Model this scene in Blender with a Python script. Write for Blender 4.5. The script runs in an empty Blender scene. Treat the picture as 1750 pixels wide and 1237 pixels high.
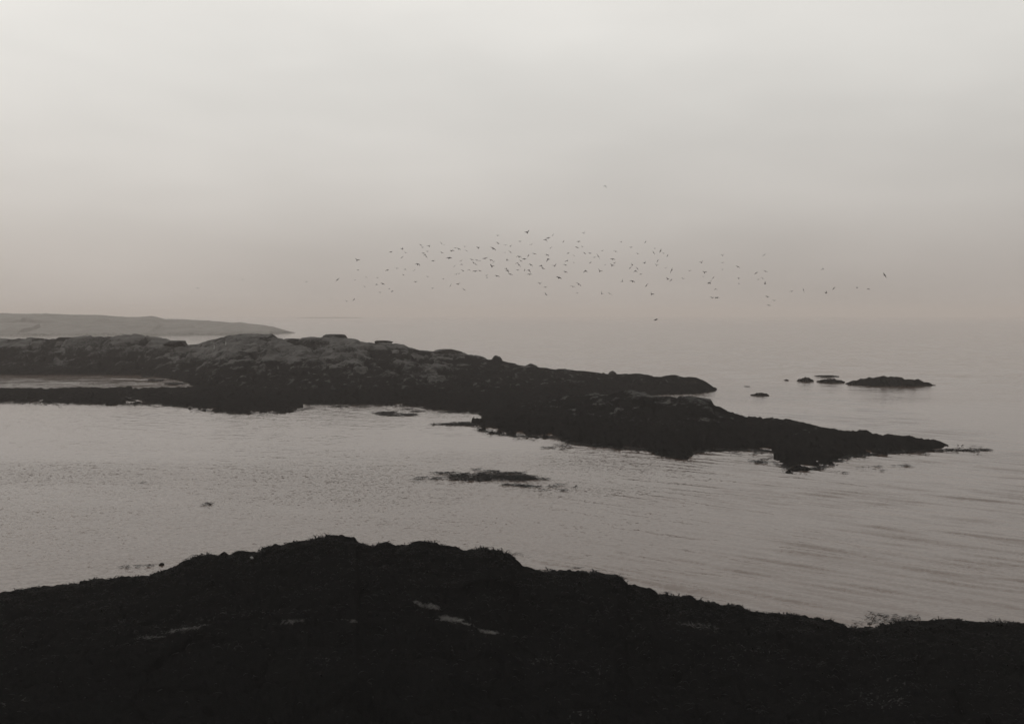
import bpy, math, random
import numpy as np

# ------------------------------------------------------------------ camera, sky, sun, exposure
H = 12.0            # eye height over the water (m)
F = 1754.0          # focal length in pixels of the 1750 px wide photograph
CX, HY = 875.0, 538.0
K_HAZE = 0.00040
HAZE_COL = (0.80, 0.735, 0.695)
SUN_AZ, SUN_EL = math.radians(-50), math.radians(42)     # azimuth from +Y towards +X
SUN_STRENGTH, SUN_ANGLE = 0.55, math.radians(25)

sc = bpy.context.scene
C = sc.collection
cam_data = bpy.data.cameras.new('camera')
cam = bpy.data.objects.new('camera', cam_data)
C.objects.link(cam)
cam.location = (0, 0, H)
cam.rotation_euler = (math.radians(90), 0, 0)
cam_data.sensor_width = 36.0
cam_data.lens = 36.0 * F / 1750.0
cam_data.shift_y = -(618.5 - HY) / 1750.0
cam_data.clip_start = 0.1
cam_data.clip_end = 40000.0
sc.camera = cam

world = bpy.data.worlds.new('World')
sc.world = world
world.use_nodes = True
wn, wl_ = world.node_tree.nodes, world.node_tree.links
wn.clear()


def N(nodes, kind, **kw):
    n = nodes.new(kind)
    for k, v in kw.items():
        setattr(n, k, v)
    return n


def math_node(nodes, links, op, a, b=None, c=None, clamp=False):
    n = nodes.new('ShaderNodeMath')
    n.operation = op
    n.use_clamp = clamp
    for i, v in enumerate((a, b, c)):
        if v is None:
            continue
        if isinstance(v, (int, float)):
            n.inputs[i].default_value = v
        else:
            links.new(v, n.inputs[i])
    return n.outputs[0]


def vmath(nodes, links, op, a, b=None):
    n = nodes.new('ShaderNodeVectorMath')
    n.operation = op
    for i, v in enumerate((a, b)):
        if v is None:
            continue
        if isinstance(v, (tuple, list)):
            n.inputs[i].default_value = v
        else:
            links.new(v, n.inputs[i])
    return n


def ramp(nodes, links, fac, stops, interp='LINEAR'):
    n = nodes.new('ShaderNodeValToRGB')
    e = n.color_ramp
    e.interpolation = interp
    while len(e.elements) > 1:
        e.elements.remove(e.elements[-1])
    e.elements[0].position = stops[0][0]
    e.elements[0].color = tuple(stops[0][1]) + (1,)
    for p, c in stops[1:]:
        el = e.elements.new(p)
        el.color = tuple(c) + (1,)
    links.new(fac, n.inputs[0])
    return n.outputs[0]


def mixc(nodes, links, fac, a, b, blend='MIX'):
    n = nodes.new('ShaderNodeMix')
    n.data_type = 'RGBA'
    n.blend_type = blend
    for sock, v in ((n.inputs[0], fac), (n.inputs[6], a), (n.inputs[7], b)):
        if isinstance(v, (int, float)):
            sock.default_value = v
        elif isinstance(v, (tuple, list)):
            sock.default_value = tuple(v) + (1,) if len(v) == 3 else tuple(v)
        else:
            links.new(v, sock)
    return n.outputs[2]


sky = N(wn, 'ShaderNodeTexSky', sky_type='NISHITA', sun_disc=False)
sky.sun_elevation = SUN_EL
sky.sun_rotation = SUN_AZ
sky.dust_density = 3.0
tc = N(wn, 'ShaderNodeTexCoord')
sep = N(wn, 'ShaderNodeSeparateXYZ')
wl_.new(tc.outputs['Generated'], sep.inputs[0])
# an overcast deck: pale overhead, duller and warmer towards the horizon (stops by the sine of the elevation)
deck = ramp(wn, wl_, sep.outputs['Z'], [
    (0.0, (0.43, 0.395, 0.366)), (0.045, (0.475, 0.438, 0.408)), (0.10, (0.60, 0.568, 0.533)),
    (0.17, (0.675, 0.652, 0.615)), (0.26, (0.78, 0.765, 0.725)), (0.38, (0.92, 0.89, 0.84)), (0.55, (1.02, 0.985, 0.93)), (1.0, (1.10, 1.065, 1.01))], 'B_SPLINE')
# the sun behind the cloud: a broad soft brightening about its direction
sd = (math.sin(SUN_AZ) * math.cos(SUN_EL), math.cos(SUN_AZ) * math.cos(SUN_EL), math.sin(SUN_EL))
dot = vmath(wn, wl_, 'DOT_PRODUCT', tc.outputs['Generated'], sd).outputs['Value']
glow = math_node(wn, wl_, 'MULTIPLY_ADD', dot, 0.5, 0.5)
glow = math_node(wn, wl_, 'POWER', glow, 3.0)
glow = math_node(wn, wl_, 'MULTIPLY_ADD', glow, 0.36, 0.80)
# soft thick and thin places in the cloud
nm = N(wn, 'ShaderNodeMapping')
nm.inputs['Scale'].default_value = (1.2, 1.2, 4.0)
nm.inputs['Rotation'].default_value = (0.0, 0.35, 0.0)
wl_.new(tc.outputs['Generated'], nm.inputs[0])
nz = N(wn, 'ShaderNodeTexNoise')
nz.inputs['Scale'].default_value = 2.4
nz.inputs['Detail'].default_value = 3.0
wl_.new(nm.outputs[0], nz.inputs['Vector'])
soft = math_node(wn, wl_, 'MULTIPLY_ADD', nz.outputs['Fac'], 0.34, 0.835)
gl = math_node(wn, wl_, 'MULTIPLY', glow, soft)
deck10 = vmath(wn, wl_, 'SCALE', deck)
wl_.new(math_node(wn, wl_, 'MULTIPLY', gl, 10.0), deck10.inputs['Scale'])
skycol = mixc(wn, wl_, 0.03, deck10.outputs[0], sky.outputs[0])
bg = N(wn, 'ShaderNodeBackground')
bg.inputs['Strength'].default_value = 0.1
wl_.new(skycol, bg.inputs['Color'])
wo = N(wn, 'ShaderNodeOutputWorld')
wl_.new(bg.outputs[0], wo.inputs['Surface'])

sun_data = bpy.data.lights.new('sun', 'SUN')
sun_data.energy = SUN_STRENGTH
sun_data.angle = SUN_ANGLE
sun_data.color = (1.0, 0.95, 0.88)
sun = bpy.data.objects.new('sun', sun_data)
C.objects.link(sun)
from mathutils import Vector
sun.rotation_euler = Vector(sd).to_track_quat('Z', 'Y').to_euler()
sun.location = (-40, 60, 80)

sc.view_settings.view_transform = 'Standard'
sc.view_settings.look = 'None'
sc.view_settings.exposure = 0.0
sc.view_settings.gamma = 1.0
sc.view_settings.use_curve_mapping = False
sc.render.engine = 'CYCLES'
sc.cycles.use_denoising = True
sc.cycles.volume_bounces = 1
sc.cycles.max_bounces = 6
sc.cycles.caustics_reflective = False
sc.cycles.caustics_refractive = False

# ------------------------------------------------------------------ helpers
rng = np.random.default_rng(7)
random.seed(7)


def tag(o, label=None, cat=None, group=None, kind=None):
    if label: o['label'] = label
    if cat: o['category'] = cat
    if group: o['group'] = group
    if kind: o['kind'] = kind
    return o


def mesh_np(name, V, Fq, mat, smooth=False, attrs=None):
    me = bpy.data.meshes.new(name)
    V = np.asarray(V, np.float32).reshape(-1, 3)
    Fq = np.asarray(Fq, np.int32)
    n, k = Fq.shape
    me.vertices.add(len(V))
    me.vertices.foreach_set('co', V.ravel())
    me.loops.add(n * k)
    me.loops.foreach_set('vertex_index', Fq.ravel())
    me.polygons.add(n)
    me.polygons.foreach_set('loop_start', np.arange(0, n * k, k, dtype=np.int32))
    me.polygons.foreach_set('loop_total', np.full(n, k, np.int32))
    if attrs:
        for an, av in attrs.items():
            a = me.attributes.new(an, 'FLOAT', 'POINT')
            a.data.foreach_set('value', np.asarray(av, np.float32).ravel())
    me.update(calc_edges=True)
    me.validate()
    if smooth:
        me.polygons.foreach_set('use_smooth', np.ones(len(me.polygons), bool))
    me.materials.append(mat)
    return me


def link(name, me):
    o = bpy.data.objects.new(name, me)
    C.objects.link(o)
    return o


def _h(ix, iy, s):
    n = (ix.astype(np.int64) * 374761393 + iy.astype(np.int64) * 668265263 + s * 974634777) & 0xFFFFFFFF
    n = ((n ^ (n >> 13)) * 1274126177) & 0xFFFFFFFF
    return ((n ^ (n >> 16)) & 0xFFFFFF) / float(0xFFFFFF)


def perlin(x, y, s=0):
    x0, y0 = np.floor(x), np.floor(y)
    fx, fy = x - x0, y - y0
    u, v = fx * fx * fx * (fx * (fx * 6 - 15) + 10), fy * fy * fy * (fy * (fy * 6 - 15) + 10)

    def g(dx, dy):
        a = _h(x0 + dx, y0 + dy, s) * 2 * np.pi
        return np.cos(a) * (fx - dx) + np.sin(a) * (fy - dy)
    return ((g(0, 0) * (1 - u) + g(1, 0) * u) * (1 - v) + (g(0, 1) * (1 - u) + g(1, 1) * u) * v) * 1.4


def fbm(x, y, s=0, o=4, gain=0.5):
    r, a, f = 0, 1.0, 1.0
    for i in range(o):
        r = r + a * perlin(x * f + 17.3 * i, y * f - 9.1 * i, s + i)
        a *= gain
        f *= 2.03
    return r


def billow(x, y, s=0, o=3, gain=0.5):
    r, a, f = 0, 1.0, 1.0
    for i in range(o):
        r = r + a * (0.45 - np.abs(perlin(x * f + 7.7 * i, y * f + 3.9 * i, s + i)) * 1.5)
        a *= gain
        f *= 2.1
    return r


def blocks(x, y, s=0, tilt=0.5):
    """fractured bedrock: every cell its own level and tilt, with a crack between cells"""
    x0, y0 = np.floor(x), np.floor(y)
    d1 = np.full(x.shape, 9.0)
    d2 = np.full(x.shape, 9.0)
    hh = np.zeros(x.shape)
    for dx in (-1, 0, 1):
        for dy in (-1, 0, 1):
            cx, cy = x0 + dx, y0 + dy
            px, py = cx + 0.15 + 0.7 * _h(cx, cy, s), cy + 0.15 + 0.7 * _h(cx, cy, s + 1)
            ex, ey = x - px, y - py
            d = np.hypot(ex, ey)
            val = (_h(cx, cy, s + 2) - 0.5) + tilt * (ex * (_h(cx, cy, s + 3) - 0.5) + ey * (_h(cx, cy, s + 4) - 0.25)) * 2
            near = d < d1
            d2 = np.where(near, d1, np.minimum(d2, d))
            hh = np.where(near, val, hh)
            d1 = np.where(near, d, d1)
    crack = np.clip((d2 - d1) / 0.12, 0, 1)
    return hh - 0.35 * (1 - crack)


def wdist(py):
    return H * F / (np.asarray(py, float) - HY)


def P(px, py, D):
    return ((px - CX) / F * D, D, H - (py - HY) / F * D)


def lerp_pts(px, pts):
    a = np.array(pts, float)
    return np.interp(px, a[:, 0], a[:, 1])


def smooth01(t):
    t = np.clip(t, 0, 1)
    return t * t * (3 - 2 * t)

# ------------------------------------------------------------------ materials


def mat_new(name):
    m = bpy.data.materials.new(name)
    m.use_nodes = True
    nt = m.node_tree
    nt.nodes.clear()
    out = nt.nodes.new('ShaderNodeOutputMaterial')
    return m, nt.nodes, nt.links, out


def rock_material(name, rock_a, rock_b, weed_a, weed_b, nscale, rough_rock=0.75, rough_weed=0.6, bump=0.25):
    m, n, l, out = mat_new(name)
    b = N(n, 'ShaderNodeBsdfPrincipled')
    geo = N(n, 'ShaderNodeNewGeometry')
    pos = geo.outputs['Position']

    def noise(scale, detail=5.0, rough=0.6):
        t = N(n, 'ShaderNodeTexNoise')
        t.inputs['Scale'].default_value = scale
        t.inputs['Detail'].default_value = detail
        t.inputs['Roughness'].default_value = rough
        l.new(pos, t.inputs['Vector'])
        return t.outputs['Fac']
    n1, n2, n3 = noise(nscale), noise(nscale * 4.3), noise(nscale * 19)
    at = N(n, 'ShaderNodeAttribute', attribute_name='bare')
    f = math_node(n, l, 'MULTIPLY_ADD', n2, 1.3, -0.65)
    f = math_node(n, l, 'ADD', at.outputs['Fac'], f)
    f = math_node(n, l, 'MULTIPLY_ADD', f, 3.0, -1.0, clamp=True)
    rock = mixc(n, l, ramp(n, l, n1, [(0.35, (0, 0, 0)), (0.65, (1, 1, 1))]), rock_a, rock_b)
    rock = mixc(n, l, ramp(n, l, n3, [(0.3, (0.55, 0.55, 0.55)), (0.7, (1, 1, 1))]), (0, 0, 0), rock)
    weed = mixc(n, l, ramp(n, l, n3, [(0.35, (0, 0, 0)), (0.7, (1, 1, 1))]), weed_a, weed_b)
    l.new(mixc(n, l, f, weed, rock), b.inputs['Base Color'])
    rr = mixc(n, l, f, (rough_weed,) * 3, (rough_rock,) * 3)
    l.new(rr, b.inputs['Roughness'])
    l.new(math_node(n, l, 'MULTIPLY', f, 0.10), b.inputs['Specular IOR Level'])
    bp = N(n, 'ShaderNodeBump')
    bp.inputs['Strength'].default_value = bump
    bp.inputs['Distance'].default_value = 0.06
    l.new(n3, bp.inputs['Height'])
    l.new(bp.outputs[0], b.inputs['Normal'])
    l.new(b.outputs[0], out.inputs['Surface'])
    return m


M_ISLAND = rock_material('wet_gneiss', (0.021, 0.0195, 0.018), (0.054, 0.050, 0.0465), (0.0042, 0.0041, 0.0041), (0.011, 0.0107, 0.0104), 0.5)
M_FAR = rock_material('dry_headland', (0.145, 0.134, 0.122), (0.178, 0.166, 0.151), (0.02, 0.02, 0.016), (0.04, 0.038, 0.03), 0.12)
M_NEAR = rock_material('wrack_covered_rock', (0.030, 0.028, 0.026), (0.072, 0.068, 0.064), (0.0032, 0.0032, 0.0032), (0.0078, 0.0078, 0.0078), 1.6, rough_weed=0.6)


def plain(name, a, b_, scale, rough=0.5, spec=0.3):
    m, n, l, out = mat_new(name)
    b = N(n, 'ShaderNodeBsdfPrincipled')
    geo = N(n, 'ShaderNodeNewGeometry')
    t = N(n, 'ShaderNodeTexNoise')
    t.inputs['Scale'].default_value = scale
    t.inputs['Detail'].default_value = 4
    l.new(geo.outputs['Position'], t.inputs['Vector'])
    l.new(mixc(n, l, ramp(n, l, t.outputs['Fac'], [(0.35, (0, 0, 0)), (0.65, (1, 1, 1))]), a, b_), b.inputs['Base Color'])
    b.inputs['Roughness'].default_value = rough
    b.inputs['Specular IOR Level'].default_value = spec
    l.new(b.outputs[0], out.inputs['Surface'])
    return m


M_WEED = plain('wet_wrack', (0.0036, 0.0036, 0.0035), (0.0085, 0.0084, 0.0082), 3.0, 0.6, 0.02)
M_BIRD = plain('gull_plumage', (0.018, 0.017, 0.016), (0.035, 0.033, 0.031), 9.0, 0.8, 0.1)
M_BIRD_DARK = plain('dark_plumage', (0.012, 0.011, 0.010), (0.03, 0.028, 0.026), 9.0, 0.8, 0.1)
M_PALE = plain('pale_stone', (0.22, 0.215, 0.205), (0.34, 0.33, 0.315), 6.0, 0.8, 0.1)


def water_material():
    m, n, l, out = mat_new('sea_water')
    b = N(n, 'ShaderNodeBsdfPrincipled')
    geo = N(n, 'ShaderNodeNewGeometry')
    pos = geo.outputs['Position']

    def slope(rot, sx, sy, detail, warp=None):
        mp = N(n, 'ShaderNodeMapping', vector_type='TEXTURE')
        mp.inputs['Rotation'].default_value = (0, 0, math.radians(rot))
        mp.inputs['Scale'].default_value = (sx, sy, 1)
        l.new(pos, mp.inputs[0])
        t = N(n, 'ShaderNodeTexNoise')
        t.inputs['Scale'].default_value = 1.0
        t.inputs['Detail'].default_value = detail
        t.inputs['Roughness'].default_value = 0.55
        t.inputs['Distortion'].default_value = 0.3
        l.new(mp.outputs[0], t.inputs['Vector'])
        return t
    # three families of ripples; each gives a slope vector (noise colour minus one half)
    swell = slope(-37, 10.0, 1.0, 1.5)
    lesser = slope(-33, 4.5, 0.42, 1.5)
    far_chop = slope(6, 5.0, 1.6, 2.0)       # long crests lying down to the right
    chop = slope(24, 1.1, 0.42, 2.0)         # wind ripples
    fine = slope(-8, 0.22, 0.13, 2.0)          # cat's paws
    patch = slope(-8, 60.0, 18.0, 3.0)      # slicks and gusts
    gust = ramp(n, l, patch.outputs['Fac'], [(0.36, (0.35, 0.35, 0.35)), (0.50, (0.75, 0.75, 0.75)), (0.64, (1, 1, 1))])
    sp = N(n, 'ShaderNodeSeparateXYZ')
    l.new(pos, sp.inputs[0])
    x, y = sp.outputs['X'], sp.outputs['Y']

    def mrange(v, a, b_, c, d):
        r = N(n, 'ShaderNodeMapRange', interpolation_type='SMOOTHSTEP')
        l.new(v, r.inputs['Value'])
        for k, q in zip(('From Min', 'From Max', 'To Min', 'To Max'), (a, b_, c, d)):
            r.inputs[k].default_value = q
        return r.outputs['Result']
    # the swell comes in from the open sea on the right; the island shelters the water before it
    entry = math_node(n, l, 'MULTIPLY_ADD', y, -0.35, 14.0)
    entry = math_node(n, l, 'ADD', entry, x)
    entry = math_node(n, l, 'MULTIPLY_ADD', patch.outputs['Fac'], 16.0, math_node(n, l, 'ADD', entry, -8.0))
    swell_in = mrange(entry, -10.0, 9.0, 0.08, 1.0)
    shelter = math_node(n, l, 'MULTIPLY', mrange(y, 74.0, 100.0, 0.0, 1.0), mrange(y, 130.0, 150.0, 1.0, 0.0))
    calm = math_node(n, l, 'MULTIPLY_ADD', shelter, -0.55, 1.0)
    near_swell = math_node(n, l, 'MULTIPLY', swell_in, mrange(y, 52.0, 92.0, 1.0, 0.55))
    open_sea = mrange(y, 150.0, 190.0, 0.0, 1.0)
    distant = mrange(y, 450.0, 1400.0, 0.0, 1.0)
    chop_in = math_node(n, l, 'MULTIPLY_ADD', swell_in, -0.7, 1.3)
    fine_in = math_node(n, l, 'MULTIPLY', calm, math_node(n, l, 'MULTIPLY_ADD', swell_in, -0.85, 1.6))
    fine_in = math_node(n, l, 'ADD', math_node(n, l, 'MULTIPLY', fine_in, math_node(n, l, 'MULTIPLY_ADD', open_sea, -0.55, 1.0)), math_node(n, l, 'MULTIPLY', distant, 2.6))

    def centred(t, ax, ay, f):
        v = vmath(n, l, 'SUBTRACT', t.outputs['Color'], (0.5, 0.5, 0.5)).outputs[0]
        v = vmath(n, l, 'MULTIPLY', v, (ax, ay, 0)).outputs[0]
        q = vmath(n, l, 'SCALE', v)
        l.new(f, q.inputs['Scale'])
        return q.outputs[0]
    s = vmath(n, l, 'ADD', centred(swell, 0.08, 0.16, near_swell), centred(chop, 0.16, 0.13, chop_in)).outputs[0]
    s = vmath(n, l, 'ADD', s, centred(fine, 0.42, 0.50, fine_in)).outputs[0]
    s = vmath(n, l, 'ADD', s, centred(lesser, 0.12, 0.20, near_swell)).outputs[0]
    s = vmath(n, l, 'ADD', s, centred(far_chop, 0.12, 0.34, open_sea)).outputs[0]
    sc_ = N(n, 'ShaderNodeVectorMath', operation='MULTIPLY')
    l.new(s, sc_.inputs[0])
    sq = vmath(n, l, 'SCALE', gust)
    l.new(calm, sq.inputs['Scale'])
    l.new(sq.outputs[0], sc_.inputs[1])
    nv = vmath(n, l, 'ADD', sc_.outputs[0], geo.outputs['Normal']).outputs[0]
    nv = vmath(n, l, 'NORMALIZE', nv).outputs[0]
    l.new(nv, b.inputs['Normal'])
    b.inputs['Base Color'].default_value = (0.066, 0.044, 0.034, 1)
    b.inputs['Roughness'].default_value = 0.10
    b.inputs['IOR'].default_value = 1.333
    l.new(b.outputs[0], out.inputs['Surface'])
    return m


M_WATER = water_material()

# ------------------------------------------------------------------ the sea and the haze
R = 9000.0
far = np.array([60, 70, 85, 105, 140, 200, 300, 500, 900, 1700, 3200, 5600, 9000.0])
xs = np.concatenate([-far[::-1], np.arange(-50, 54, 0.22), far])
ys = np.concatenate([-far[::-1], [-40, -20, 0, 15, 25, 31], np.arange(35, 76, 0.125), np.arange(76, 132, 0.22), np.arange(132, 200, 0.5),
                     [202, 206, 212, 222, 240, 270, 320, 400, 550, 900, 1700, 3200, 5600, 9000.0]])
gx, gy = np.meshgrid(xs, ys)


def crests(rot, long, short, seed, octaves=2):
    a = math.radians(rot)
    u, v = gx * math.cos(a) + gy * math.sin(a), -gx * math.sin(a) + gy * math.cos(a)
    v = v + 0.35 * short * perlin(u / long * 0.7, v / (short * 4), seed + 50)
    return fbm(u / long, v / short, seed, octaves, 0.35)


# low waves as real relief: swell from the open sea on the right, small chop in the sheltered water on the left
entry = gx - 0.35 * gy + 14 + 7 * fbm(gx / 26, gy / 14, 205, 2)
swell_in = 0.10 + 0.90 * smooth01((entry + 10) / 19)
edge = smooth01((52 - np.abs(gx)) / 8) * smooth01((gy - 34) / 3) * smooth01((198 - gy) / 50)
lull = 0.35 + 0.65 * smooth01((fbm(gx / 15, gy / 9, 206, 3) + 0.35) / 0.7)
relief = swell_in * (0.105 * crests(-40, 8.5, 1.0, 201) + 0.026 * crests(-36, 4.0, 0.48, 202, 1)) + (1.15 - swell_in) * 0.017 * crests(26, 1.5, 0.5, 203, 1) \
    + 0.010 * crests(-4, 5.0, 1.3, 204, 1)
Vz = relief * edge * lull
V = np.stack([gx, gy, Vz], -1).reshape(-1, 3)
idx = np.arange(gx.size).reshape(gx.shape)
Fq = np.stack([idx[:-1, :-1], idx[:-1, 1:], idx[1:, 1:], idx[1:, :-1]], -1).reshape(-1, 4)
sea = link('sea', mesh_np('sea', V, Fq, M_WATER, smooth=True))
tag(sea, 'grey rippled sea reaching to the misty horizon', kind='structure')

m, n, l, out = mat_new('sea_mist')
pv = N(n, 'ShaderNodeVolumePrincipled')
pv.inputs['Color'].default_value = HAZE_COL + (1,)
pv.inputs['Density'].default_value = K_HAZE
pv.inputs['Anisotropy'].default_value = 0.15
l.new(pv.outputs[0], out.inputs['Volume'])
B, Z0, Z1 = 9200.0, -4.5, 46.0
V = [(-B, -B, Z0), (B, -B, Z0), (B, B, Z0), (-B, B, Z0), (-B, -B, Z1), (B, -B, Z1), (B, B, Z1), (-B, B, Z1)]
Fq = [(3, 2, 1, 0), (4, 5, 6, 7), (0, 1, 5, 4), (1, 2, 6, 5), (2, 3, 7, 6), (3, 0, 4, 7)]
haze = link('haze', mesh_np('haze', V, Fq, m))
tag(haze, kind='stuff')

# ------------------------------------------------------------------ land


def lobe(px, D, sky, crest, front, back, rough_front=1.5, power=0.85, seed=0):
    """height over the water along rays: rises from the front waterline to the crest, falls to the back foot"""
    fr = lerp_pts(px, front) + rough_front * (perlin(px / 14, px * 0 + 3.3, seed) + 0.6 * perlin(px / 4.7, px * 0 + 8.3, seed)) * np.interp(lerp_pts(px, front), [640, 690], [0.12, 1])
    Df = wdist(fr)
    Dc = np.maximum(lerp_pts(px, crest), Df + 1.0)
    zc = H - (lerp_pts(px, sky) - HY) / F * Dc
    Db = Dc + lerp_pts(px, back)
    t = (D - Df) / (Dc - Df)
    s = (D - Dc) / (Db - Dc)
    z = np.where(t < 0, np.maximum((D - Df) * 0.12, -2.2),
                 np.where(s < 0, np.maximum(zc, 0.02) * np.clip(t, 0, 1) ** power,
                          np.where(s < 1, zc * (1 - np.clip(s, 0, 1) ** 1.6), np.maximum(-(D - Db) * 0.15, -2.2))))
    z = np.where((zc <= 0.02), np.minimum(z, -0.3), z)
    return z, np.exp(-((D - Dc) / (0.10 * (Dc - Df) + 0.8)) ** 2)


def grid_mesh(name, px, Ds, fn, mat, cut=-0.9):
    pp, DD = np.meshgrid(px, Ds)
    X = (pp - CX) / F * DD
    Z, bare = fn(pp, DD, X)
    nr, nc = Z.shape
    idx = np.arange(nr * nc).reshape(nr, nc)
    Fq = np.stack([idx[:-1, :-1], idx[:-1, 1:], idx[1:, 1:], idx[1:, :-1]], -1).reshape(-1, 4)
    keep = (Z.ravel()[Fq].max(1) > cut)
    Fq = Fq[keep]
    used = np.unique(Fq)
    remap = np.zeros(nr * nc, np.int64)
    remap[used] = np.arange(len(used))
    V = np.stack([X, DD, Z], -1).reshape(-1, 3)[used]
    return mesh_np(name, V, remap[Fq], mat, attrs={'bare': bare.ravel()[used]}), (px, Ds, Z)


def sample(field, px, D):
    p, d, Z = field
    i = np.clip(np.searchsorted(p, px), 0, len(p) - 1)
    j = np.clip(np.searchsorted(d, D), 0, len(d) - 1)
    return Z[j, i]


# the long rocky island across the middle
SKY_A = [(-260, 584), (-100, 580), (60, 577), (160, 575), (237, 573), (250, 574), (268, 577), (300, 584), (318, 588), (340, 588), (350, 583),
         (365, 579), (385, 573), (400, 571), (440, 570), (463, 569), (470, 572), (478, 577), (490, 578), (510, 577), (530, 575), (545, 576), (600, 577), (608, 578),
         (615, 582), (640, 585), (672, 586), (690, 588), (700, 592), (718, 597), (735, 600), (760, 601), (793, 604), (815, 608), (835, 613),
         (848, 614), (860, 616), (880, 621), (895, 624), (915, 627), (922, 629), (945, 631), (960, 631), (980, 632), (1000, 635), (1025, 638), (1035, 640), (1055, 640),
         (1085, 638), (1105, 638), (1130, 639), (1150, 641), (1170, 643), (1190, 645), (1200, 649), (1215, 659), (1225, 665), (1238, 668), (1242, 672), (1300, 690), (1500, 760)]
CREST_A = [(-260, 240), (237, 232), (575, 215), (800, 196), (1000, 178), (1150, 168), (1238, 163), (1400, 160)]
FRONT_A = [(-260, 640), (237, 641), (275, 645), (300, 649), (322, 655), (345, 668), (380, 684), (530, 690), (640, 691), (700, 693), (730, 697),
           (760, 703), (850, 706), (950, 700), (1030, 688), (1100, 678), (1112, 677), (1150, 675), (1200, 672), (1222, 669.5), (1240, 667.8), (1300, 660)]
BACK_A = [(-260, 22), (600, 20), (1000, 12), (1200, 6), (1300, 4)]
SKY_B = [(780, 745), (808, 722), (835, 708), (860, 699), (900, 690), (950, 682), (1000, 676), (1060, 673), (1100, 674), (1112, 678), (1130, 682), (1150, 682), (1180, 681), (1195, 684), (1215, 689),
         (1222, 698), (1245, 701), (1260, 707), (1270, 712), (1300, 716), (1340, 720), (1370, 724), (1400, 730), (1440, 738), (1460, 741), (1480, 741),
         (1490, 747), (1500, 749), (1513, 747), (1560, 751), (1600, 758), (1635, 763.5), (1655, 766.2), (1662, 768.5), (1700, 790)]
CREST_B = [(780, 104), (835, 122), (900, 122), (1000, 120), (1110, 115), (1250, 108), (1400, 98), (1513, 96.5), (1650, 92), (1750, 90)]
FRONT_B = [(780, 732), (808, 724), (820, 735), (870, 743), (950, 747), (975, 757), (1060, 765), (1105, 766), (1128, 774), (1165, 782), (1193, 770),
           (1270, 768), (1318, 771), (1326, 788), (1350, 802), (1395, 800), (1420, 790), (1450, 780), (1513, 774), (1600, 769), (1700, 768)]
BACK_B = [(780, 6), (1000, 14), (1250, 10), (1400, 7), (1513, 4), (1700, 3)]
SKY_C = [(-260, 668), (237, 666), (290, 668), (318, 668), (350, 662), (420, 655), (480, 665), (520, 690), (535, 700)]
CREST_C = [(-260, 160), (237, 160), (318, 160), (420, 160), (480, 150), (535, 134)]
FRONT_C = [(-260, 684), (237, 690), (300, 693), (350, 700), (400, 705), (470, 705), (500, 702), (525, 697), (540, 690)]
BACK_C = [(-260, 6), (300, 7), (420, 20), (535, 10)]


def island_fn(px, D, X):
    za, ca = lobe(px, D, SKY_A, CREST_A, FRONT_A, BACK_A, power=1.0, seed=11)
    zb, cb = lobe(px, D, SKY_B, CREST_B, FRONT_B, BACK_B, rough_front=2.6, power=0.95, seed=12)
    zc, cc = lobe(px, D, SKY_C, CREST_C, FRONT_C, BACK_C, rough_front=2.4, power=0.95, seed=13)
    z = np.maximum(np.maximum(za, zb), zc)
    crest = np.where(za >= np.maximum(zb, zc), ca, np.where(zb > zc, cb, cc))
    wx, wy = X + 1.2 * fbm(X / 9, D / 9, 3, 3), D + 1.2 * fbm(X / 9, D / 9, 5, 3)
    ang = math.radians(-14)
    rx, ry = wx * math.cos(ang) - wy * math.sin(ang), wx * math.sin(ang) + wy * math.cos(ang)
    big = blocks(rx / 8, ry / 12, 21, 0.6)
    mid = blocks(rx / 2.9, ry / 4.2, 31, 0.7)
    sml = blocks(rx / 1.1, ry / 1.7, 41, 0.8)
    upper = smooth01((z - 0.5) / 2.5)
    soft = fbm(X / 7, D / 9, 51, 3, 0.5)
    heap = billow(X / 1.6, D / 2.6, 61, 3)
    # ledges: the bedrock steps up in beds, each with a short riser towards the water
    q = (z + 0.7 * soft + 0.5 * big) / 0.95
    fr = q - np.floor(q)
    ledge = (np.where(fr < 0.72, fr * 0.35, 0.252 + (fr - 0.72) * 2.671) - fr) * 0.95
    d = upper * (ledge * 0.8 + big * 0.9 + mid * 0.62 + sml * 0.24) + soft * (0.15 + 0.35 * upper) \
        + (1 - upper) * (heap * 0.34 + mid * 0.30 + sml * 0.12)
    d = d * (1 - 0.62 * crest) * np.clip((z + 0.9) / 1.0, 0.12, 1)
    d = d * np.where(za >= zb, np.interp(px, [1190, 1236], [1, 0.2]), np.interp(px, [1560, 1650], [1, 0.05]))
    dip = np.where(za >= zb, 0.25 * smooth01((px - 1205) / 35), 0.45 * smooth01((px - 1585) / 70))
    zz = z + d - dip
    slab = 0.5 + 0.5 * np.sign(mid + 0.35 * big - 0.16)
    bare = np.clip(smooth01((z - 1.6 + 1.8 * fbm(X / 9, D / 12, 71, 3)) / 4.5) * (0.45 + 0.45 * big + 0.42 * slab) + 0.20 * slab * smooth01((z - .5) / .8), 0, 1)
    spots = smooth01((fbm(X / 1.5, D / 2.6, 76, 3) - 0.36) / 0.25) * smooth01((z - 0.7) / 0.8)
    bare = np.maximum(bare, 0.52 * spots)
    return zz, bare


Ds = np.concatenate([np.arange(72, 132, 0.24), np.arange(132, 190, 0.34), np.arange(190, 268, 0.5)])
me, FIELD_I = grid_mesh('rocky_island', np.arange(-260, 1712, 2.3), Ds, island_fn, M_ISLAND)
island = link('rocky_island', me)
tag(island, 'long low dark rocky island lying across the bay', kind='structure')

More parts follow.
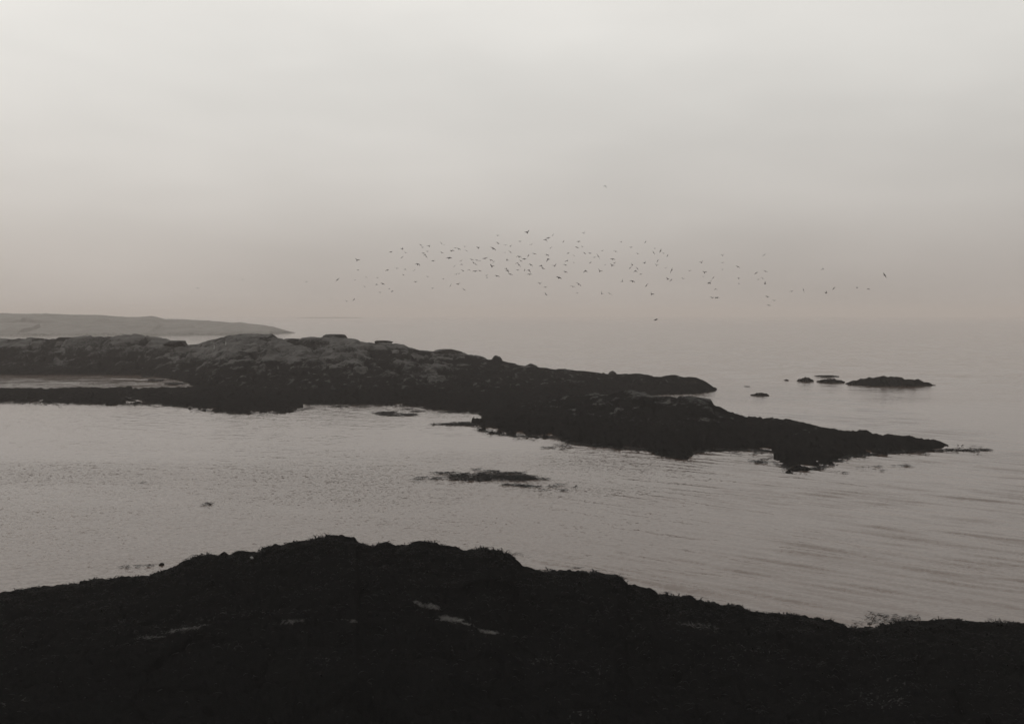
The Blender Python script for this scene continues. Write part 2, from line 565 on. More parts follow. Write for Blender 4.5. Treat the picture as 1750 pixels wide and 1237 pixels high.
# the misty headland on the left and the fainter islet past its tip
SKY_H = [(-400, 526), (-100, 533), (100, 537), (237, 541), (258, 539), (268, 541), (283, 545), (330, 547), (375, 549), (400, 551), (410, 550.5), (425, 553), (445, 554.5), (465, 558), (480, 562), (500, 567), (506, 569), (530, 575)]
FRONT_H = [(-400, 574), (237, 573), (380, 572.5), (460, 571), (500, 569), (530, 569)]


def headland_fn(px, D, X):
    z, c = lobe(px, D, SKY_H, [(-400, 700), (237, 690), (400, 680), (506, 672)], FRONT_H, [(-400, 80), (506, 20)], rough_front=0.3, power=0.75, seed=14)
    d = blocks(X / 26, D / 30, 81, 0.6) * 1.6 + fbm(X / 16, D / 16, 82, 5) * 0.9
    return z + d * (1 - 0.7 * c) * np.clip(z / 3, 0.05, 1), 0.55 + 0.4 * smooth01((z - 0.5) / 2.0)


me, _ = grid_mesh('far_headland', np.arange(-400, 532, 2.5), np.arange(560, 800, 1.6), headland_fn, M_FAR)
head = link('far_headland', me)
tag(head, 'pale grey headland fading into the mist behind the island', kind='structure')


def islet_fn(px, D, X):
    z, c = lobe(px, D, [(500, 544), (515, 543), (540, 542.3), (570, 542.0), (600, 542.5), (616, 543.2), (622, 544)], [(500, 3620), (622, 3620)],
                [(500, 544), (622, 544)], [(500, 80), (622, 80)], rough_front=0.1, seed=15)
    return z + fbm(X / 30, D / 30, 90, 4) * np.clip(z / 5, 0, 1), smooth01(z / 4)


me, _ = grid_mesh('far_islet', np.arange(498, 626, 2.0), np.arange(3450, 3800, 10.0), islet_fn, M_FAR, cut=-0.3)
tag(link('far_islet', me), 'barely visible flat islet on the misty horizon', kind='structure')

# the black weed-covered rock in the foreground
SKY_N = [(-300, 1062), (-100, 1030), (60, 1002), (160, 990), (237, 985), (262, 984), (290, 974), (305, 967), (325, 958), (350, 949), (372, 945), (395, 944), (410, 943), (447, 943),
         (455, 937), (470, 933), (490, 932), (515, 927), (530, 926), (545, 921), (565, 916), (585, 912), (608, 915), (613, 923), (622, 929), (640, 931), (660, 929), (672, 932), (678, 935),
         (690, 932), (710, 927), (725, 925), (745, 927), (760, 932), (775, 933), (785, 936), (800, 939), (815, 937), (845, 937), (860, 943), (875, 949), (885, 958), (893, 965),
         (905, 971), (920, 975), (940, 978), (960, 975), (990, 975), (1010, 978), (1040, 980), (1055, 981), (1070, 993), (1072, 999), (1090, 1002), (1115, 1007), (1125, 1017),
         (1140, 1017), (1160, 1020), (1180, 1018), (1192, 1026), (1225, 1032), (1240, 1035), (1262, 1034), (1275, 1043), (1310, 1049), (1325, 1046), (1345, 1051), (1385, 1057),
         (1410, 1061), (1440, 1069), (1470, 1074), (1500, 1068), (1540, 1060), (1620, 1058), (1700, 1066), (1850, 1075), (2100, 1090)]
CREST_N = [(-300, 42), (237, 44), (590, 42), (900, 41), (1100, 39.5), (1300, 38.6), (1440, 38.9), (1520, 39.5), (2100, 38)]


def shore_fn(px, D, X):
    Dc = lerp_pts(px, CREST_N)
    zc = H - (lerp_pts(px, SKY_N) - HY) / F * Dc
    # cliff under the viewer falls to a low shelf, the shelf runs out to the crest, the crest drops to the water
    cliff = np.interp(D, [0, 2.5, 8, 15, 22, 26, 60], [10.2, 10.0, 6.9, 3.6, 1.7, 1.2, 0.6])
    t = smooth01((D - 22) / (Dc - 22))
    shelf = np.maximum(zc, 0.12) * t ** 0.8 + 1.15 * (1 - t)
    hollow = 0.35 * fbm(X / 9, D / 7, 101, 2)
    z = np.where(D < 22, np.maximum(cliff, 1.15), shelf + hollow * np.clip(4 * t * (1 - t), 0, 1))
    over = D - Dc
    drop = 0.25 + 0.25 * np.clip(zc, 0, 3)
    z = np.where(over > 0, zc - over * drop - 0.18 * over ** 2, z)
    z = np.maximum(z, -2.2)
    c = np.exp(-((D - Dc) / 1.6) ** 2)
    d = 0.30 * fbm(X / 4.5, D / 4.5, 111, 2) * (1 - 0.9 * c) + 0.22 * billow(X / 1.5, D / 1.5, 121, 2) * (1 - 0.65 * c) \
        + 0.10 * billow(X / 0.55, D / 0.55, 131, 2) + 0.25 * blocks(X / 2.6, D / 1.8, 141, 0.6) * (1 - 0.55 * c)
    z = z + d * np.clip((z + 1.2) / 1.4, 0.2, 1)
    # bare, worn rock shows where the weed is parted
    bare = np.zeros_like(z)
    for (bx, by, rx, ry, rot) in ((735, 1036, 24, 5, 8), (768, 1057, 26, 6, 8), (832, 1079, 26, 4, 6), (715, 1030, 14, 3, 25), (800, 1066, 16, 2.5, 10),
                                  (260, 1088, 34, 4, -4), (320, 1074, 60, 5, -8), (500, 1062, 42, 6, -6), (1190, 1068, 50, 6, 8), (1490, 1074, 26, 3, 0), (600, 1060, 30, 4, 6)):
        pyv = HY + F * (H - z) / D
        a = math.radians(rot)
        ex, ey = px - bx, pyv - by
        u, v = ex * math.cos(a) + ey * math.sin(a), -ex * math.sin(a) + ey * math.cos(a)
        w = 0.8 if 700 < bx < 860 else 0.5
        bare = np.maximum(bare, w * np.exp(-((u / rx) ** 2 + (v / ry) ** 2)))
    bare = np.maximum(bare, 0.25 * smooth01((fbm(X / 3.2, D / 2.4, 151, 4) - 0.22) / 0.5) * smooth01((Dc - 1.5 - D) / 4))
    return z, bare


Ds = np.concatenate([np.arange(0.6, 20, 0.5), np.arange(20, 48, 0.09), np.arange(48, 62, 0.4)])
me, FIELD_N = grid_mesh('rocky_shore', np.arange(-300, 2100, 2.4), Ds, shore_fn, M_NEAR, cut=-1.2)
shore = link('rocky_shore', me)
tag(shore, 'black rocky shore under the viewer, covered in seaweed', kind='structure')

# ------------------------------------------------------------------ seaweed fronds


def fronds(base, ang, length, width, lift, curl=0.5, droop=0.0):
    """each frond: a tapering strip of three quads, arched and bent sideways"""
    n = len(base)
    ts = np.array([0, 0.33, 0.68, 1.0])
    ws = np.array([0.5, 1.0, 0.8, 0.15])
    bend = (rng.random(n) - 0.5) * 2 * curl
    V = np.zeros((n, 4, 2, 3))
    pos = base.copy()
    prev = 0
    for k, t in enumerate(ts):
        a = ang + bend * t
        pos = pos + np.stack([np.cos(a), np.sin(a), np.zeros(n)], -1) * (length * (t - prev))[:, None]
        prev = t
        zoff = lift * np.sin(np.pi * min(t * 0.9, 1)) - droop * t
        side = np.stack([-np.sin(a), np.cos(a), 0.6 * (rng.random(n) - 0.5)], -1) * (width * ws[k] / 2)[:, None]
        p = pos + np.stack([np.zeros(n), np.zeros(n), zoff], -1)
        V[:, k, 0], V[:, k, 1] = p - side, p + side
    b0 = (np.arange(n) * 8)[:, None, None]
    q = np.array([[0, 1, 3, 2], [2, 3, 5, 4], [4, 5, 7, 6]])[None]
    return V.reshape(-1, 3), (b0 + q).reshape(-1, 4)


# upright tufts that fray the outline of the foreground rock
n = 26000
px = rng.uniform(-280, 2050, n)
D = lerp_pts(px, CREST_N) - np.abs(rng.normal(0, 1, n)) * np.where(rng.random(n) < 0.55, 1.1, 7.0) + rng.uniform(-0.2, 0.5, n)
D = np.clip(D, 23, 46)
z = sample(FIELD_N, px, D)
ok = z > -0.1
px, D, z = px[ok], D[ok], z[ok]
k = len(px)
base = np.stack([(px - CX) / F * D, D, z - 0.03], -1)
clump = np.clip(0.75 + 1.3 * perlin(base[:, 0] / 0.9, base[:, 1] / 0.9, 77), 0.25, 1.9)
V, Fq = fronds(base, rng.uniform(0, 2 * np.pi, k), rng.uniform(0.10, 0.32, k) * clump, rng.uniform(0.02, 0.05, k), rng.uniform(0.02, 0.13, k) * clump, 0.9)
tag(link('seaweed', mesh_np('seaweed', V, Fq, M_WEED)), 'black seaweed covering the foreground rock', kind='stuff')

# weed along the island's waterline
pts = []
for pxs, fr in ((np.arange(-250, 535, 0.35), FRONT_C), (np.arange(525, 860, 0.35), FRONT_A), (np.arange(800, 1690, 0.30), FRONT_B)):
    pxs = pxs + rng.normal(0, 1, len(pxs))
    py = lerp_pts(pxs, fr) + rng.normal(0, 1.0, len(pxs)) * (1.1 + 2.2 * (perlin(pxs / 23, pxs * 0, 5) > 0.15)) + 1.0
    D = wdist(py)
    pts.append(np.stack([(pxs - CX) / F * D, D, np.full(len(pxs), 0.01)], -1))
base = np.concatenate(pts)
k = len(base)
V, Fq = fronds(base, rng.choice([0, np.pi], k) + rng.normal(0, 0.35, k), rng.uniform(0.25, 0.75, k), rng.uniform(0.05, 0.12, k), rng.uniform(0.02, 0.12, k), 0.6)
tag(link('seaweed', mesh_np('seaweed', V, Fq, M_WEED)), 'dark seaweed fringing the island waterline', kind='stuff')


def bed(parts, label, density=1.0, size=1.0, streak=0.3, loose=False):
    """floating weed: parts are (px, py, half width px, half height px, rotation deg)"""
    bases, angs = [], []
    for (bx, by, rx, ry, rot) in parts:
        D0 = float(wdist(by))
        area = (rx / F * D0) * (ry / (F * H) * D0 * D0) * math.pi
        k = int(density * max(14, min(area * 75, 2600)))
        a, r = rng.uniform(0, 2 * np.pi, k), np.sqrt(rng.random(k)) * (0.75 + 0.35 * rng.random(k))
        u, v = np.cos(a) * r * rx, np.sin(a) * r * ry
        cc, ss = math.cos(math.radians(rot)), math.sin(math.radians(rot))
        ppx, ppy = bx + u * cc - v * ss * rx / max(ry, 1) * 0.0, by + v + u * ss
        hole = perlin(ppx / 8, ppy / 1.3, 9) > -0.04
        ppx, ppy = ppx[hole], ppy[hole]
        D = wdist(ppy)
        bases.append(np.stack([(ppx - CX) / F * D, D, rng.uniform(0.0, 0.03, len(D))], -1))
        angs.append(rng.choice([0, np.pi], len(D)) + rng.normal(0, streak, len(D)))
    base, ang = np.concatenate(bases), np.concatenate(angs)
    k = len(base)
    V, Fq = fronds(base, ang, rng.uniform(0.22, 0.6, k) * size, rng.uniform(0.05, 0.11, k) * size, rng.uniform(0.02, 0.13, k) * size, 0.7)
    c = base.mean(0)
    c[2] = 0
    o = link('seaweed_bed', mesh_np('seaweed_bed', V - c, Fq, M_WEED))
    o.location = c
    if loose:
        o.name = 'seaweed'
        return tag(o, label, kind='stuff')
    return tag(o, label, 'seaweed', 'patches of seaweed floating on the bay')


bed([(712, 820.5, 12, 0.8, 0), (722, 816.5, 13, 0.7, -2), (745, 818, 11, 1.4, -4), (760, 809, 20, 1.3, 1), (776, 814, 12, 1.6, 3), (778, 819, 8, 1.8, 2),
     (795, 813, 14, 4.0, 0), (800, 820, 16, 2.5, 0), (829, 815, 20, 7.5, 0), (860, 816, 14, 5.5, 0), (885, 817, 24, 6.0, 0), (905, 816, 14, 3.5, 2),
     (862, 809, 22, 1.2, 1), (884, 808.5, 7, 1.6, 0), (814, 803, 5, 0.9, 2), (838, 805.5, 12, 1.0, 3), (925, 819, 12, 1.2, 0), (870, 829, 18, 1.5, 2),
     (900, 831, 22, 1.8, 3), (920, 832.5, 6, 0.8, 0)], 'largest dark seaweed patch floating alone mid bay', 1.7, 1.0, 0.2)
bed([(950, 828.5, 12, 0.7, 3), (964, 838, 7, 1.2, 4), (942, 832, 5, 0.6, 0), (975, 832, 10, 0.6, 6), (930, 838, 10, 0.5, 0)], 'thin scraps of seaweed just right of the largest patch', loose=True)
bed([(660, 706, 22, 2.6, 0), (672, 709, 26, 2.2, 0), (700, 709, 14, 2.0, 0), (695, 699.5, 10, 0.8, 0), (715, 703, 16, 0.9, 0)], 'flat dark seaweed patch close below the island shore', loose=True)
bed([(752, 725.5, 18, 1.4, -2), (778, 725.5, 24, 2.6, 0), (796, 723, 14, 1.8, 0), (805, 726, 16, 1.8, 0), (785, 724, 26, 1.8, 0)], 'seaweed patch joined to the left end of the front lobe')
bed([(940, 765, 14, 0.8, -3), (955, 761.5, 12, 0.9, -2), (972, 763.5, 9, 1.4, 4), (960, 767.5, 14, 0.6, 0)], 'curved thread of seaweed below the front lobe', loose=True)
bed([(1215, 774, 8, 0.7, -4), (1200, 775.5, 8, 0.6, -4), (1110, 770, 22, 1.6, 3), (1030, 761, 24, 1.0, 4)], 'seaweed fringe beside the small dark point of the front lobe', loose=True)
bed([(1300, 775, 16, 0.7, -4), (1286, 781.5, 9, 0.7, 2), (1295, 789, 18, 1.8, 8), (1310, 785, 10, 1.2, -6), (1440, 784, 14, 2.0, 4), (1428, 789, 20, 1.4, -6), (1425, 795, 10, 1.0, 0)],
    'ragged seaweed round the pointed dark shelf on the right', loose=True)
bed([(1478, 799.5, 10, 0.8, -2), (1500, 798, 8, 0.8, -2), (1505, 804, 8, 0.7, 0), (1440, 808, 12, 0.5, 4), (1540, 796, 14, 0.9, 0)], 'broken line of seaweed on the water at far right', loose=True)
bed([(1500, 1050, 30, 3, 8), (1510, 1060, 40, 5, 6), (1480, 1066, 30, 4, -4), (1540, 1055, 40, 5, 0)], 'dark seaweed washing beside the foreground rock at right', 1.1, 0.5, loose=True)
bed([(246, 967, 18, 1.6, -1), (225, 969, 20, 2.0, 0), (258, 966, 8, 0.8, 2)], 'low seaweed patch at the left edge by the foreground rock', 1.6, 0.45)
bed([(352, 862.5, 7, 0.9, -6), (357, 861, 3, 1.2, 0)], 'lone floating seaweed scrap on the left of the bay', 1.4, 0.7)
bed([(240, 825.5, 10, 0.8, -3)], 'small seaweed scrap at the left edge of the bay', 1.4, 0.7)
bed([(580, 695, 16, 0.8, 0), (620, 695.5, 12, 0.5, 0), (610, 691.5, 8, 0.6, 0)], 'thin seaweed strip close under the island', loose=True)
bed([(886, 947, 16, 1.4, 2), (898, 950, 12, 0.9, 8), (985, 970, 10, 1.0, 0)], 'seaweed trailing off the foreground rock crest', 1.4, 0.45, loose=True)
bed([(266, 650, 12, 1.5, 0), (300, 656, 16, 1.6, -2), (278, 663, 8, 1.4, 0), (250, 644, 6, 1.0, 0), (305, 646.5, 14, 1.0, 0)], 'dark weedy reefs in the pool at the left of the island', 2.0, 1.1, loose=True)

# ------------------------------------------------------------------ skerries


def mound(name, cx_px, wl_py, half_px, top_py, depth, label, mat=M_ISLAND, seed=0, skew=0.0, cat='rock', group=None):
    D0 = float(wdist(wl_py)) + depth * 0.5
    a = half_px / F * D0
    b = depth * 0.5
    hgt = H - (top_py - HY) / F * D0
    nr, na = 20, 90
    V, bare = [(0, 0, hgt)], [0.0]
    for i in range(1, nr + 1):
        r = i / nr * 1.15
        th = np.arange(na) / na * 2 * np.pi
        wob = 1 + 0.20 * perlin(np.cos(th) * 1.7 + seed, np.sin(th) * 1.7, seed) + 0.08 * perlin(np.cos(th) * 6, np.sin(th) * 6 + seed, seed)
        x, y = np.cos(th) * r * a * wob, np.sin(th) * r * b * wob
        prof = np.clip(1 - r ** 1.7, -0.6, 1) * (1 + skew * np.cos(th) * r)
        z = hgt * prof + 0.34 * hgt * perlin(x / (0.30 * a) + seed, y / (0.5 * b), seed) + 0.26 * hgt * perlin(x / (0.11 * a), y / (0.3 * b) + seed, seed + 1)
        z = np.where(r > 1.0, np.minimum(z, -0.05) - 0.3, z)
        V += list(zip(x, y, z))
        bare += [0.0] * na
    V, Fq = np.array(V), []
    for i in range(nr):
        for j in range(na):
            j2 = (j + 1) % na
            if i == 0:
                Fq.append((0, 1 + j, 1 + j2, 1 + j2))
            else:
                o0, o1 = 1 + (i - 1) * na, 1 + i * na
                Fq.append((o0 + j, o1 + j, o1 + j2, o0 + j2))
    tri = [f[:3] for f in Fq[:na]]
    me = bpy.data.meshes.new(name)
    me.from_pydata([tuple(v) for v in V], [], tri + Fq[na:])
    at = me.attributes.new('bare', 'FLOAT', 'POINT')
    at.data.foreach_set('value', np.zeros(len(V), np.float32))
    me.materials.append(mat)
    o = link(name, me)
    o.location = ((cx_px - CX) / F * D0, D0, 0)
    return tag(o, label, cat, group)


SK = 'low dark skerries off the island'
mound('skerry', 1299, 677, 17, 671.5, 3.0, 'small dark skerry alone just off the island tip', seed=1, skew=0.4, group=SK)
mound('skerry', 1377, 652.5, 14, 645.5, 4.0, 'small humped skerry between specks and a longer skerry', seed=2, skew=0.1, group=SK)
mound('skerry', 1420, 654.5, 24, 647.8, 5.0, 'long low skerry next to the large one at right', seed=3, group=SK)
mound('skerry', 1414, 644.3, 22, 641.2, 4.0, 'thin skerry lying farthest out behind the others', seed=4, group=SK)
mound('skerry', 1520, 660.5, 72, 644.5, 11.0, 'largest dark skerry at the right edge', seed=5, group=SK)
mound('skerry', 1344, 650, 4, 648.2, 1.6, 'tiny rock speck left of the humped skerry', seed=6, group=SK)
mound('skerry', 1277, 661, 6, 659.8, 1.6, 'tiny wave-washed rock speck beyond the island tip', seed=7, group=SK)
mound('stone', 276, 966, 4.5, 961.5, 0.35, 'small dark stone in the water by the left foreground', mat=M_NEAR, seed=8)

# ------------------------------------------------------------------ boulders on the island


def boulder(px, D, w_px, h_px, label, seed, depth=1.0, mat=M_ISLAND, flat=0.0, sink=0.42, name='boulder', field=None, group='boulders along the island ridge'):
    r = np.random.default_rng(seed)
    import bmesh
    bm = bmesh.new()
    bmesh.ops.create_icosphere(bm, subdivisions=4, radius=1.0)
    V = np.array([v.co[:] for v in bm.verts])
    Nn = r.normal(size=(16, 3))
    Nn /= np.linalg.norm(Nn, axis=1)[:, None]
    off = r.uniform(0.62, 0.95, 16)
    d = V @ Nn.T
    s = np.min(np.where(d > 0.05, off / np.maximum(d, 0.05), 9), axis=1)
    V = V * np.minimum(s, 1.0)[:, None]
    V += 0.035 * np.stack([perlin(V[:, 0] * 5 + seed, V[:, 2] * 5, k) for k in (1, 2, 3)], -1)
    V[:, 2] = np.where(V[:, 2] > 1 - flat, 1 - flat + (V[:, 2] - 1 + flat) * 0.2, V[:, 2])
    V[:, :2] *= (1 + 0.5 * np.clip(-V[:, 2] - 0.05, 0, 1))[:, None]
    V /= np.abs(V).max(0)
    w, hgt = w_px / F * D, h_px / F * D
    V = V * np.array([w / 2, w / 2 * depth, hgt * (0.5 + sink)])
    for v, c in zip(bm.verts, V):
        v.co = c
    me = bpy.data.meshes.new(name)
    bm.to_mesh(me)
    bm.free()
    at = me.attributes.new('bare', 'FLOAT', 'POINT')
    at.data.foreach_set('value', np.full(len(V), 0.5 if mat is M_ISLAND else 0.0, np.float32))
    me.materials.append(mat)
    o = link(name, me)
    z = sample(field or FIELD_I, px, D)
    o.location = ((px - CX) / F * D, D, z + hgt * (0.5 - sink))
    o.rotation_euler = (0, 0, r.uniform(-0.2, 0.2))
    return tag(o, label, name, group)


boulder(765, 198.5, 60, 9, 'wide rounded slab like a whaleback on the ridge', 3, depth=0.5, flat=0.25)
boulder(571, 215.5, 48, 7.5, 'flat-topped block on the highest ridge', 5, depth=0.6, flat=0.35)
boulder(849, 192, 19, 7, 'small rounded boulder on the sloping ridge right of the whaleback slab', 8, depth=0.9)
boulder(656, 209, 33, 5.5, 'low square-ended slab on the ridge between block and whaleback', 11, depth=0.6, flat=0.3)
boulder(1046, 175, 17, 5.5, 'small knob of rock midway along the low ridge', 14, depth=0.9)
boulder(907, 187, 24, 7, 'humped boulder where the ridge becomes low', 17, depth=0.8)
boulder(300, 222, 46, 9, 'pale sloping slab at the left end of the island', 20, depth=0.9, flat=0.4)
boulder(445, 226, 44, 8, 'bulky outcrop block at the top left of the island', 23, depth=0.6, flat=0.3)

# two small pale posts on the island slope, a pale stone on the near rock
m_post = M_PALE
for px, lab in ((366, 'left one of two tiny pale posts on the island slope'), (386, 'right one of two tiny pale posts on the island slope')):
    D = 205.0
    z = float(sample(FIELD_I, px, D))
    V, Fq = [], []
    for kz, rr in ((-0.3, 0.07), (0.45, 0.065), (0.55, 0.03)):
        for a in range(8):
            V.append((rr * math.cos(a * math.pi / 4), rr * math.sin(a * math.pi / 4), kz))
    for kz in range(2):
        for a in range(8):
            Fq.append((kz * 8 + a, kz * 8 + (a + 1) % 8, kz * 8 + 8 + (a + 1) % 8, kz * 8 + 8 + a))
    o = link('post', mesh_np('post', V, Fq, m_post))
    o.location = ((px - CX) / F * D, D, z)
    tag(o, lab, 'post', 'pale posts on the island')
boulder(430, 41.5, 6, 4, 'small pale stone on the black foreground rock', 31, mat=M_PALE, name='stone', field=FIELD_N, group=None, sink=0.1)

# ------------------------------------------------------------------ the birds


def bird_mesh(name, inner, outer, sweep, mat, fold=1.0):
    """a gull of 1.1 m span: one continuous body with tail and two bent wings"""
    V, Fq = [], []
    rings = [(-0.24, 0.006, 0.0), (-0.17, 0.028, 0.0), (-0.08, 0.050, 0.0), (0.02, 0.060, 0.0), (0.10, 0.050, 0.005), (0.15, 0.034, 0.014), (0.19, 0.034, 0.020), (0.225, 0.022, 0.018), (0.265, 0.005, 0.010)]
    na = 8
    for (y, r, z) in rings:
        for a in range(na):
            t = a / na * 2 * math.pi
            V.append((1.25 * r * math.cos(t), y, z + 1.15 * r * math.sin(t)))
    for i in range(len(rings) - 1):
        for a in range(na):
            Fq.append((i * na + a, i * na + (a + 1) % na, (i + 1) * na + (a + 1) % na, (i + 1) * na + a))
    # tail fan
    b = len(V)
    V += [(-0.03, -0.17, 0.012), (0.03, -0.17, 0.012), (0.065, -0.31, 0.006), (-0.065, -0.31, 0.006), (-0.03, -0.17, -0.004), (0.03, -0.17, -0.004), (0.06, -0.31, 0.0), (-0.06, -0.31, 0.0)]
    Fq += [(b, b + 1, b + 2, b + 3), (b + 7, b + 6, b + 5, b + 4), (b + 3, b + 2, b + 6, b + 7), (b, b + 3, b + 7, b + 4), (b + 1, b + 5, b + 6, b + 2)]
    # wings: span stations (distance along the wing, chord, thickness)
    st = [(0.03, 0.20, 0.030), (0.13, 0.20, 0.028), (0.24, 0.185, 0.024), (0.36, 0.15, 0.018), (0.47, 0.10, 0.012), (0.56, 0.02, 0.006)]
    for s in (-1, 1):
        x, z, prev, y0 = 0.0, 0.02, 0.0, 0.06
        b = len(V)
        for (d, ch, th) in st:
            ang = inner if d <= 0.25 else outer
            x += (d - prev) * math.cos(ang) * fold
            z += (d - prev) * math.sin(ang)
            lead = y0 + (0.03 if d <= 0.25 else 0.03 - (d - 0.25) * sweep)
            nx, nz = -math.sin(ang), math.cos(ang)
            V += [(s * x, lead, z), (s * (x + nx * th), lead - ch * 0.35, z + nz * th), (s * x, lead - ch, z), (s * (x - nx * th * 0.4), lead - ch * 0.35, z - nz * th * 0.4)]
            prev = d
        for i in range(len(st) - 1):
            for k in range(4):
                q = (b + i * 4 + k, b + i * 4 + (k + 1) % 4, b + i * 4 + 4 + (k + 1) % 4, b + i * 4 + 4 + k)
                Fq.append(q if s > 0 else q[::-1])
        e = b + (len(st) - 1) * 4
        Fq.append((e, e + 1, e + 2, e + 3))
    return mesh_np(name, V, Fq, mat, smooth=True)


rad = math.radians
BM = {'v': bird_mesh('gull', rad(48), rad(28), 0.5, M_BIRD), 'n': bird_mesh('gull', rad(22), rad(-42), 0.7, M_BIRD), 'd': bird_mesh('gull', rad(-28), rad(-52), 0.6, M_BIRD),
      'g': bird_mesh('gull', rad(14), rad(-8), 0.6, M_BIRD), 'l': bird_mesh('gull', rad(12), rad(-14), 0.5, M_BIRD), 'f': bird_mesh('gull', rad(35), rad(5), 0.5, M_BIRD)}
POSE = {'v': 'wings-raised', 'n': 'wings-arched', 'd': 'wings-lowered', 'g': 'level gliding', 'l': 'banking', 'f': 'faint far'}
# x, y in the photograph, pose, span in photo pixels, bank in degrees (positive: right tip up)
BIRDS = """610 445 v 8 -20;611.5 462 f 4 0;668 431 g 5 15;688 426 v 7 20;693 432 g 6 -20;687 440 l 6 40;662 462 n 7 10;678 459 f 5 -20;692 460 d 5 0;689 470 f 5 -30;708 462 l 5 30
714 452 n 9 -20;719 419 l 6 -30;722 423 g 4 0;734 421 v 7 25;724 433 l 6 -20;727 436 d 7 -30;729 439 l 6 -50;730 430 f 4 0;740 446 g 6 0;754 416 l 6 -50;759 419 f 4 0;755 432 f 5 -30
577 478 l 7 45;607 479 f 4 0;626 474 f 4 -30;623 490 l 5 -40;643 486 d 5 20;645 475 f 3.5 0;654 485 l 6 -30;665 494 f 4 0;670 498 l 5 30;650 500 f 4 0;731 473 f 4 0;710 482 f 5 0
739 493 f 5 0;758 477 f 4 20;605 512 l 7 35;592 515 f 5 -30;772 429 n 8 0;778 424 f 4 0;784 426 n 7 -25;794 422 v 5 -20;797 429 n 6 -30;818 424 v 7 10;768 441 g 9 0;788 446 l 5 30
789 452 d 6 -20;777 455 l 5 40;791 463 n 7 -30;780 469 f 6 20;785 468 f 4 40;806 444 g 6 -20;809 449 l 7 -40;813 452 n 7 -35;815 445 n 6 -20;820 446 f 4 0;829 442 g 7 15;839 445 n 7 -20
844 448 l 6 50;841 456 v 9 -20;802 461 d 6 -10;812 464 n 9 5;820 463 l 6 -20;832 471 f 5 20;832 475 f 4 0;849 472 n 9 -15;851 403 f 5 0;851 416 n 7 -30;843 425 l 9 -35;864 419 g 6 0
873 421 f 5 40;863 432 f 4 0;872 431 l 8 -35;866 445 v 7 -40;865 459 d 7 -30;868 463 d 8 -40;872 469 l 7 -20;887 439 n 9 -10;890 446 l 7 -25;896 443 n 7 0;885 450 d 8 -30;887 453 l 7 -50
885 462 f 5 0;897 462 f 6 60;904 462 d 9 -30;905 469 g 7 0;907 453 n 9 -30;903 437 l 5 60;913 434 g 7 -15;889 413 f 5 0;901 398 v 9 25;908 418 g 6 20;933 410 d 8 -30;937 407 g 7 15
945 402 l 6 60;941 424 l 6 35;935 436 n 8 -20;937 443 d 9 30;925 454 d 7 -20;928 459 g 6 -20;948 455 v 8 20;923 485 v 7 0;932 491 g 5 0;933 503 l 9 -40;770 488 l 6 60;783 486 f 6 15;793 495 l 6 -40
963 413 l 6 50;998 399 v 6 20;989 413 g 6 0;986 423 l 6 -25;995 422 f 5 -20;971 433 n 5 20;981 437 l 5 -50;999 433 l 7 -25;1008 433 g 7 -5;1016 440 g 6 10;1022 438 l 9 -60;1029 429 f 5 0
1052 430 n 7 -20;1062 414 v 5 20;1078 423 f 5 0;1103 414 l 7 50;1047 443 g 7 -10;1050 450 f 5 30;1046 454 v 7 -30;1034 453 f 4 0;1009 449 n 6 30;969 446 n 7 20;980 449 f 4 -40;966 453 n 7 -20
966 465 n 7 -20;1001 463 d 9 0;1025 464 v 8 -30;955 475 n 11 -25;979 490 n 10 -15;989 486 l 9 -35;987 501 f 4 0;1028 502 v 8 -45;1042 502 l 7 -25;1064 481 v 7 60;1081 481 n 9 -20
1105 488 l 8 50;1113 503 v 8 -40;1119 425 f 4 0;1117 432 l 6 -60;1129 429 l 6 70;1134 433 g 5 -15;1141 437 l 6 50;1090 434 f 5 -15;1124 446 l 6 65;1122 454 v 7 -10;1102 450 v 7 20;1081 453 v 6 70
1077 458 l 5 50;1086 463 d 7 0;1089 459 l 6 -60;1095 469 g 5 10;1138 458 g 5 10;1148 462 l 11 58;1141 477 v 6 -40;1147 479 n 7 40;1167 476 g 7 -20;1179 463 f 5 0;1199 449 v 7 20;1204 466 v 7 -10
1202 473 f 4 0;1219 475 l 6 50;1212 484 n 8 0;1215 481 f 5 40;1223 494 d 6 0;1225 509 n 10 5;1217 509 f 6 -10;1235 437 v 6 10;1235 449 g 5 0;1235 461 f 4 20;1306 436 l 6 40;1261 456 l 6 -35
1263 476 f 5 0;1263 485 f 4 0;1292 467 l 6 40;1308 464 g 6 -20;1296 478 f 4 20;1303 476 n 7 -30;1307 485 v 7 -40;1353 498 g 6 10;1373 496 l 7 -70;1407 460 v 7 60;1412 501 v 7 20;1425 493 l 6 60
1465 492 f 5 0;1484 494 n 6 -10;1311 507 g 6 -15;1323 514 f 5 0;1314 522 g 6 -15;415 478 f 4 0;524 482 f 5 20"""
flock = {}


def place_bird(o, x, y, span, bank, pitch=0.0, yaw=None, spread=1.0):
    D = 1.1 * F / (min(span, 8.5 + 0.2 * (span - 8.5)) * 1.36)
    o.location = P(x, y, D)
    o.scale = (1, 1, 1)
    if yaw is None:
        yaw = random.choice([0, 180]) + random.uniform(-38, 38)
    if math.cos(math.radians(yaw)) < 0:
        bank = -bank
    o.rotation_mode = 'YXZ'
    o.rotation_euler = (math.radians(pitch), math.radians(-bank), math.radians(yaw))


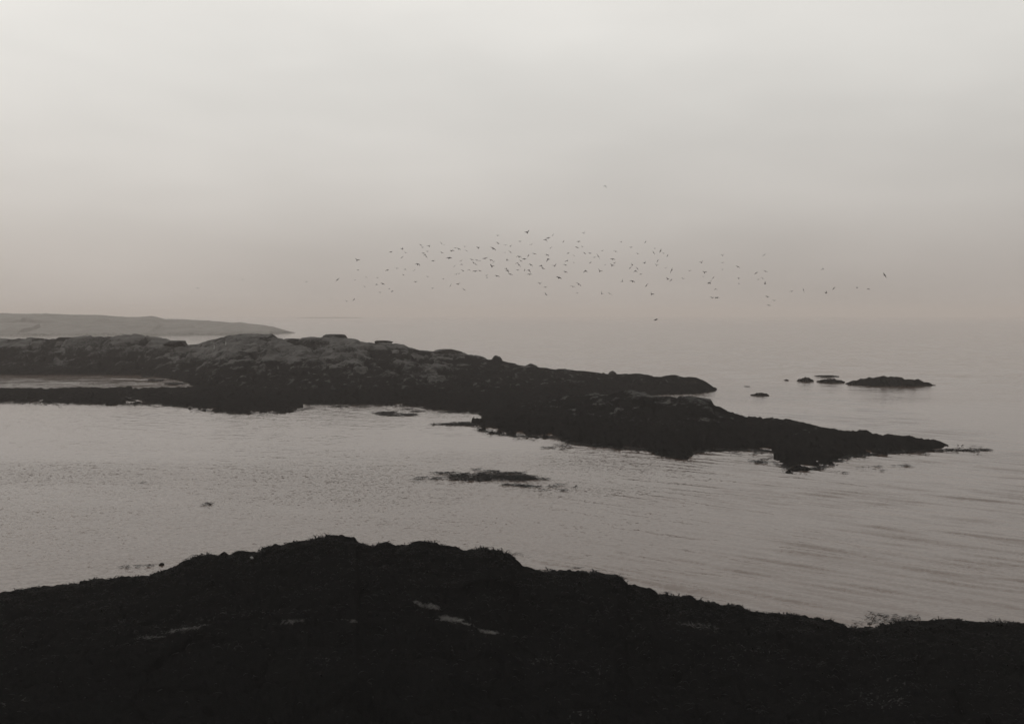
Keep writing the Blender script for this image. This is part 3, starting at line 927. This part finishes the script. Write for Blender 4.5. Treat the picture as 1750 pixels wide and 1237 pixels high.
for chunk in BIRDS.replace('\n', ';').split(';'):
    x, y, p, sp, bk = chunk.split()
    o = link('gull', BM[p])
    place_bird(o, float(x), float(y), float(sp), float(bk), random.choice((-1, 1, 1)) * random.uniform(8, 38))
    reg = next(nm for lim, nm in ((660, 'sparse left end'), (745, 'left cluster'), (800, 'left centre'), (860, 'centre'), (915, 'densest part'), (975, 'right centre'),
                                  (1040, 'right flank'), (1110, 'thinning right'), (1180, 'right outskirts'), (1270, 'sparse right'), (9999, 'far right end')) if float(x) < lim)
    mid_y = {'sparse left end': 480, 'left cluster': 450}.get(reg, 450 if float(x) < 1110 else 465)
    flock.setdefault((p, ('upper ' if float(y) < mid_y else 'lower ') + reg), []).append((float(x), o))
ORD = ['', 'second ', 'third ', 'fourth ', 'fifth ', 'sixth ', 'seventh ', 'eighth ', 'ninth ']
for (p, reg), lst in flock.items():
    lst.sort(key=lambda t: t[0])
    for i, (_, o) in enumerate(lst):
        if len(lst) == 1:
            lab = f'small {POSE[p]} gull in the {reg} of the flock'
        elif i == 0:
            lab = f'leftmost {POSE[p]} gull in the {reg} of the flock'
        elif i == len(lst) - 1:
            lab = f'rightmost {POSE[p]} gull in the {reg} of the flock'
        else:
            lab = f'{ORD[i]}{POSE[p]} gull from the left in the {reg} of the flock'
        tag(o, lab, 'bird', 'gulls flying in one flock over the sea')
# the birds that stand apart
for (x, y, p, sp, bk, pitch, yaw, lab) in (
        (1034, 318, 'd', 7, -10, 0, 20, 'lone small gull high above the rest of the flock'),
        (338, 493, 'f', 6, 0, 0, 10, 'faint lone gull farthest left over the headland'),
        (1511.5, 470.5, 'l', 9, -55, 0, 20, 'dark gull at the far right end of the flock'),
        (1121, 546.5, 'g', 24, 10, 18, -72, 'largest dark bird flying low against the sea horizon')):
    me = BM[p]
    if sp > 9:
        me = me.copy()
        me.materials.clear()
        me.materials.append(M_BIRD_DARK)
    o = link('gull', me)
    place_bird(o, x, y, sp, bk, pitch, yaw)
    tag(o, lab, 'bird', 'gulls flying apart from the flock')
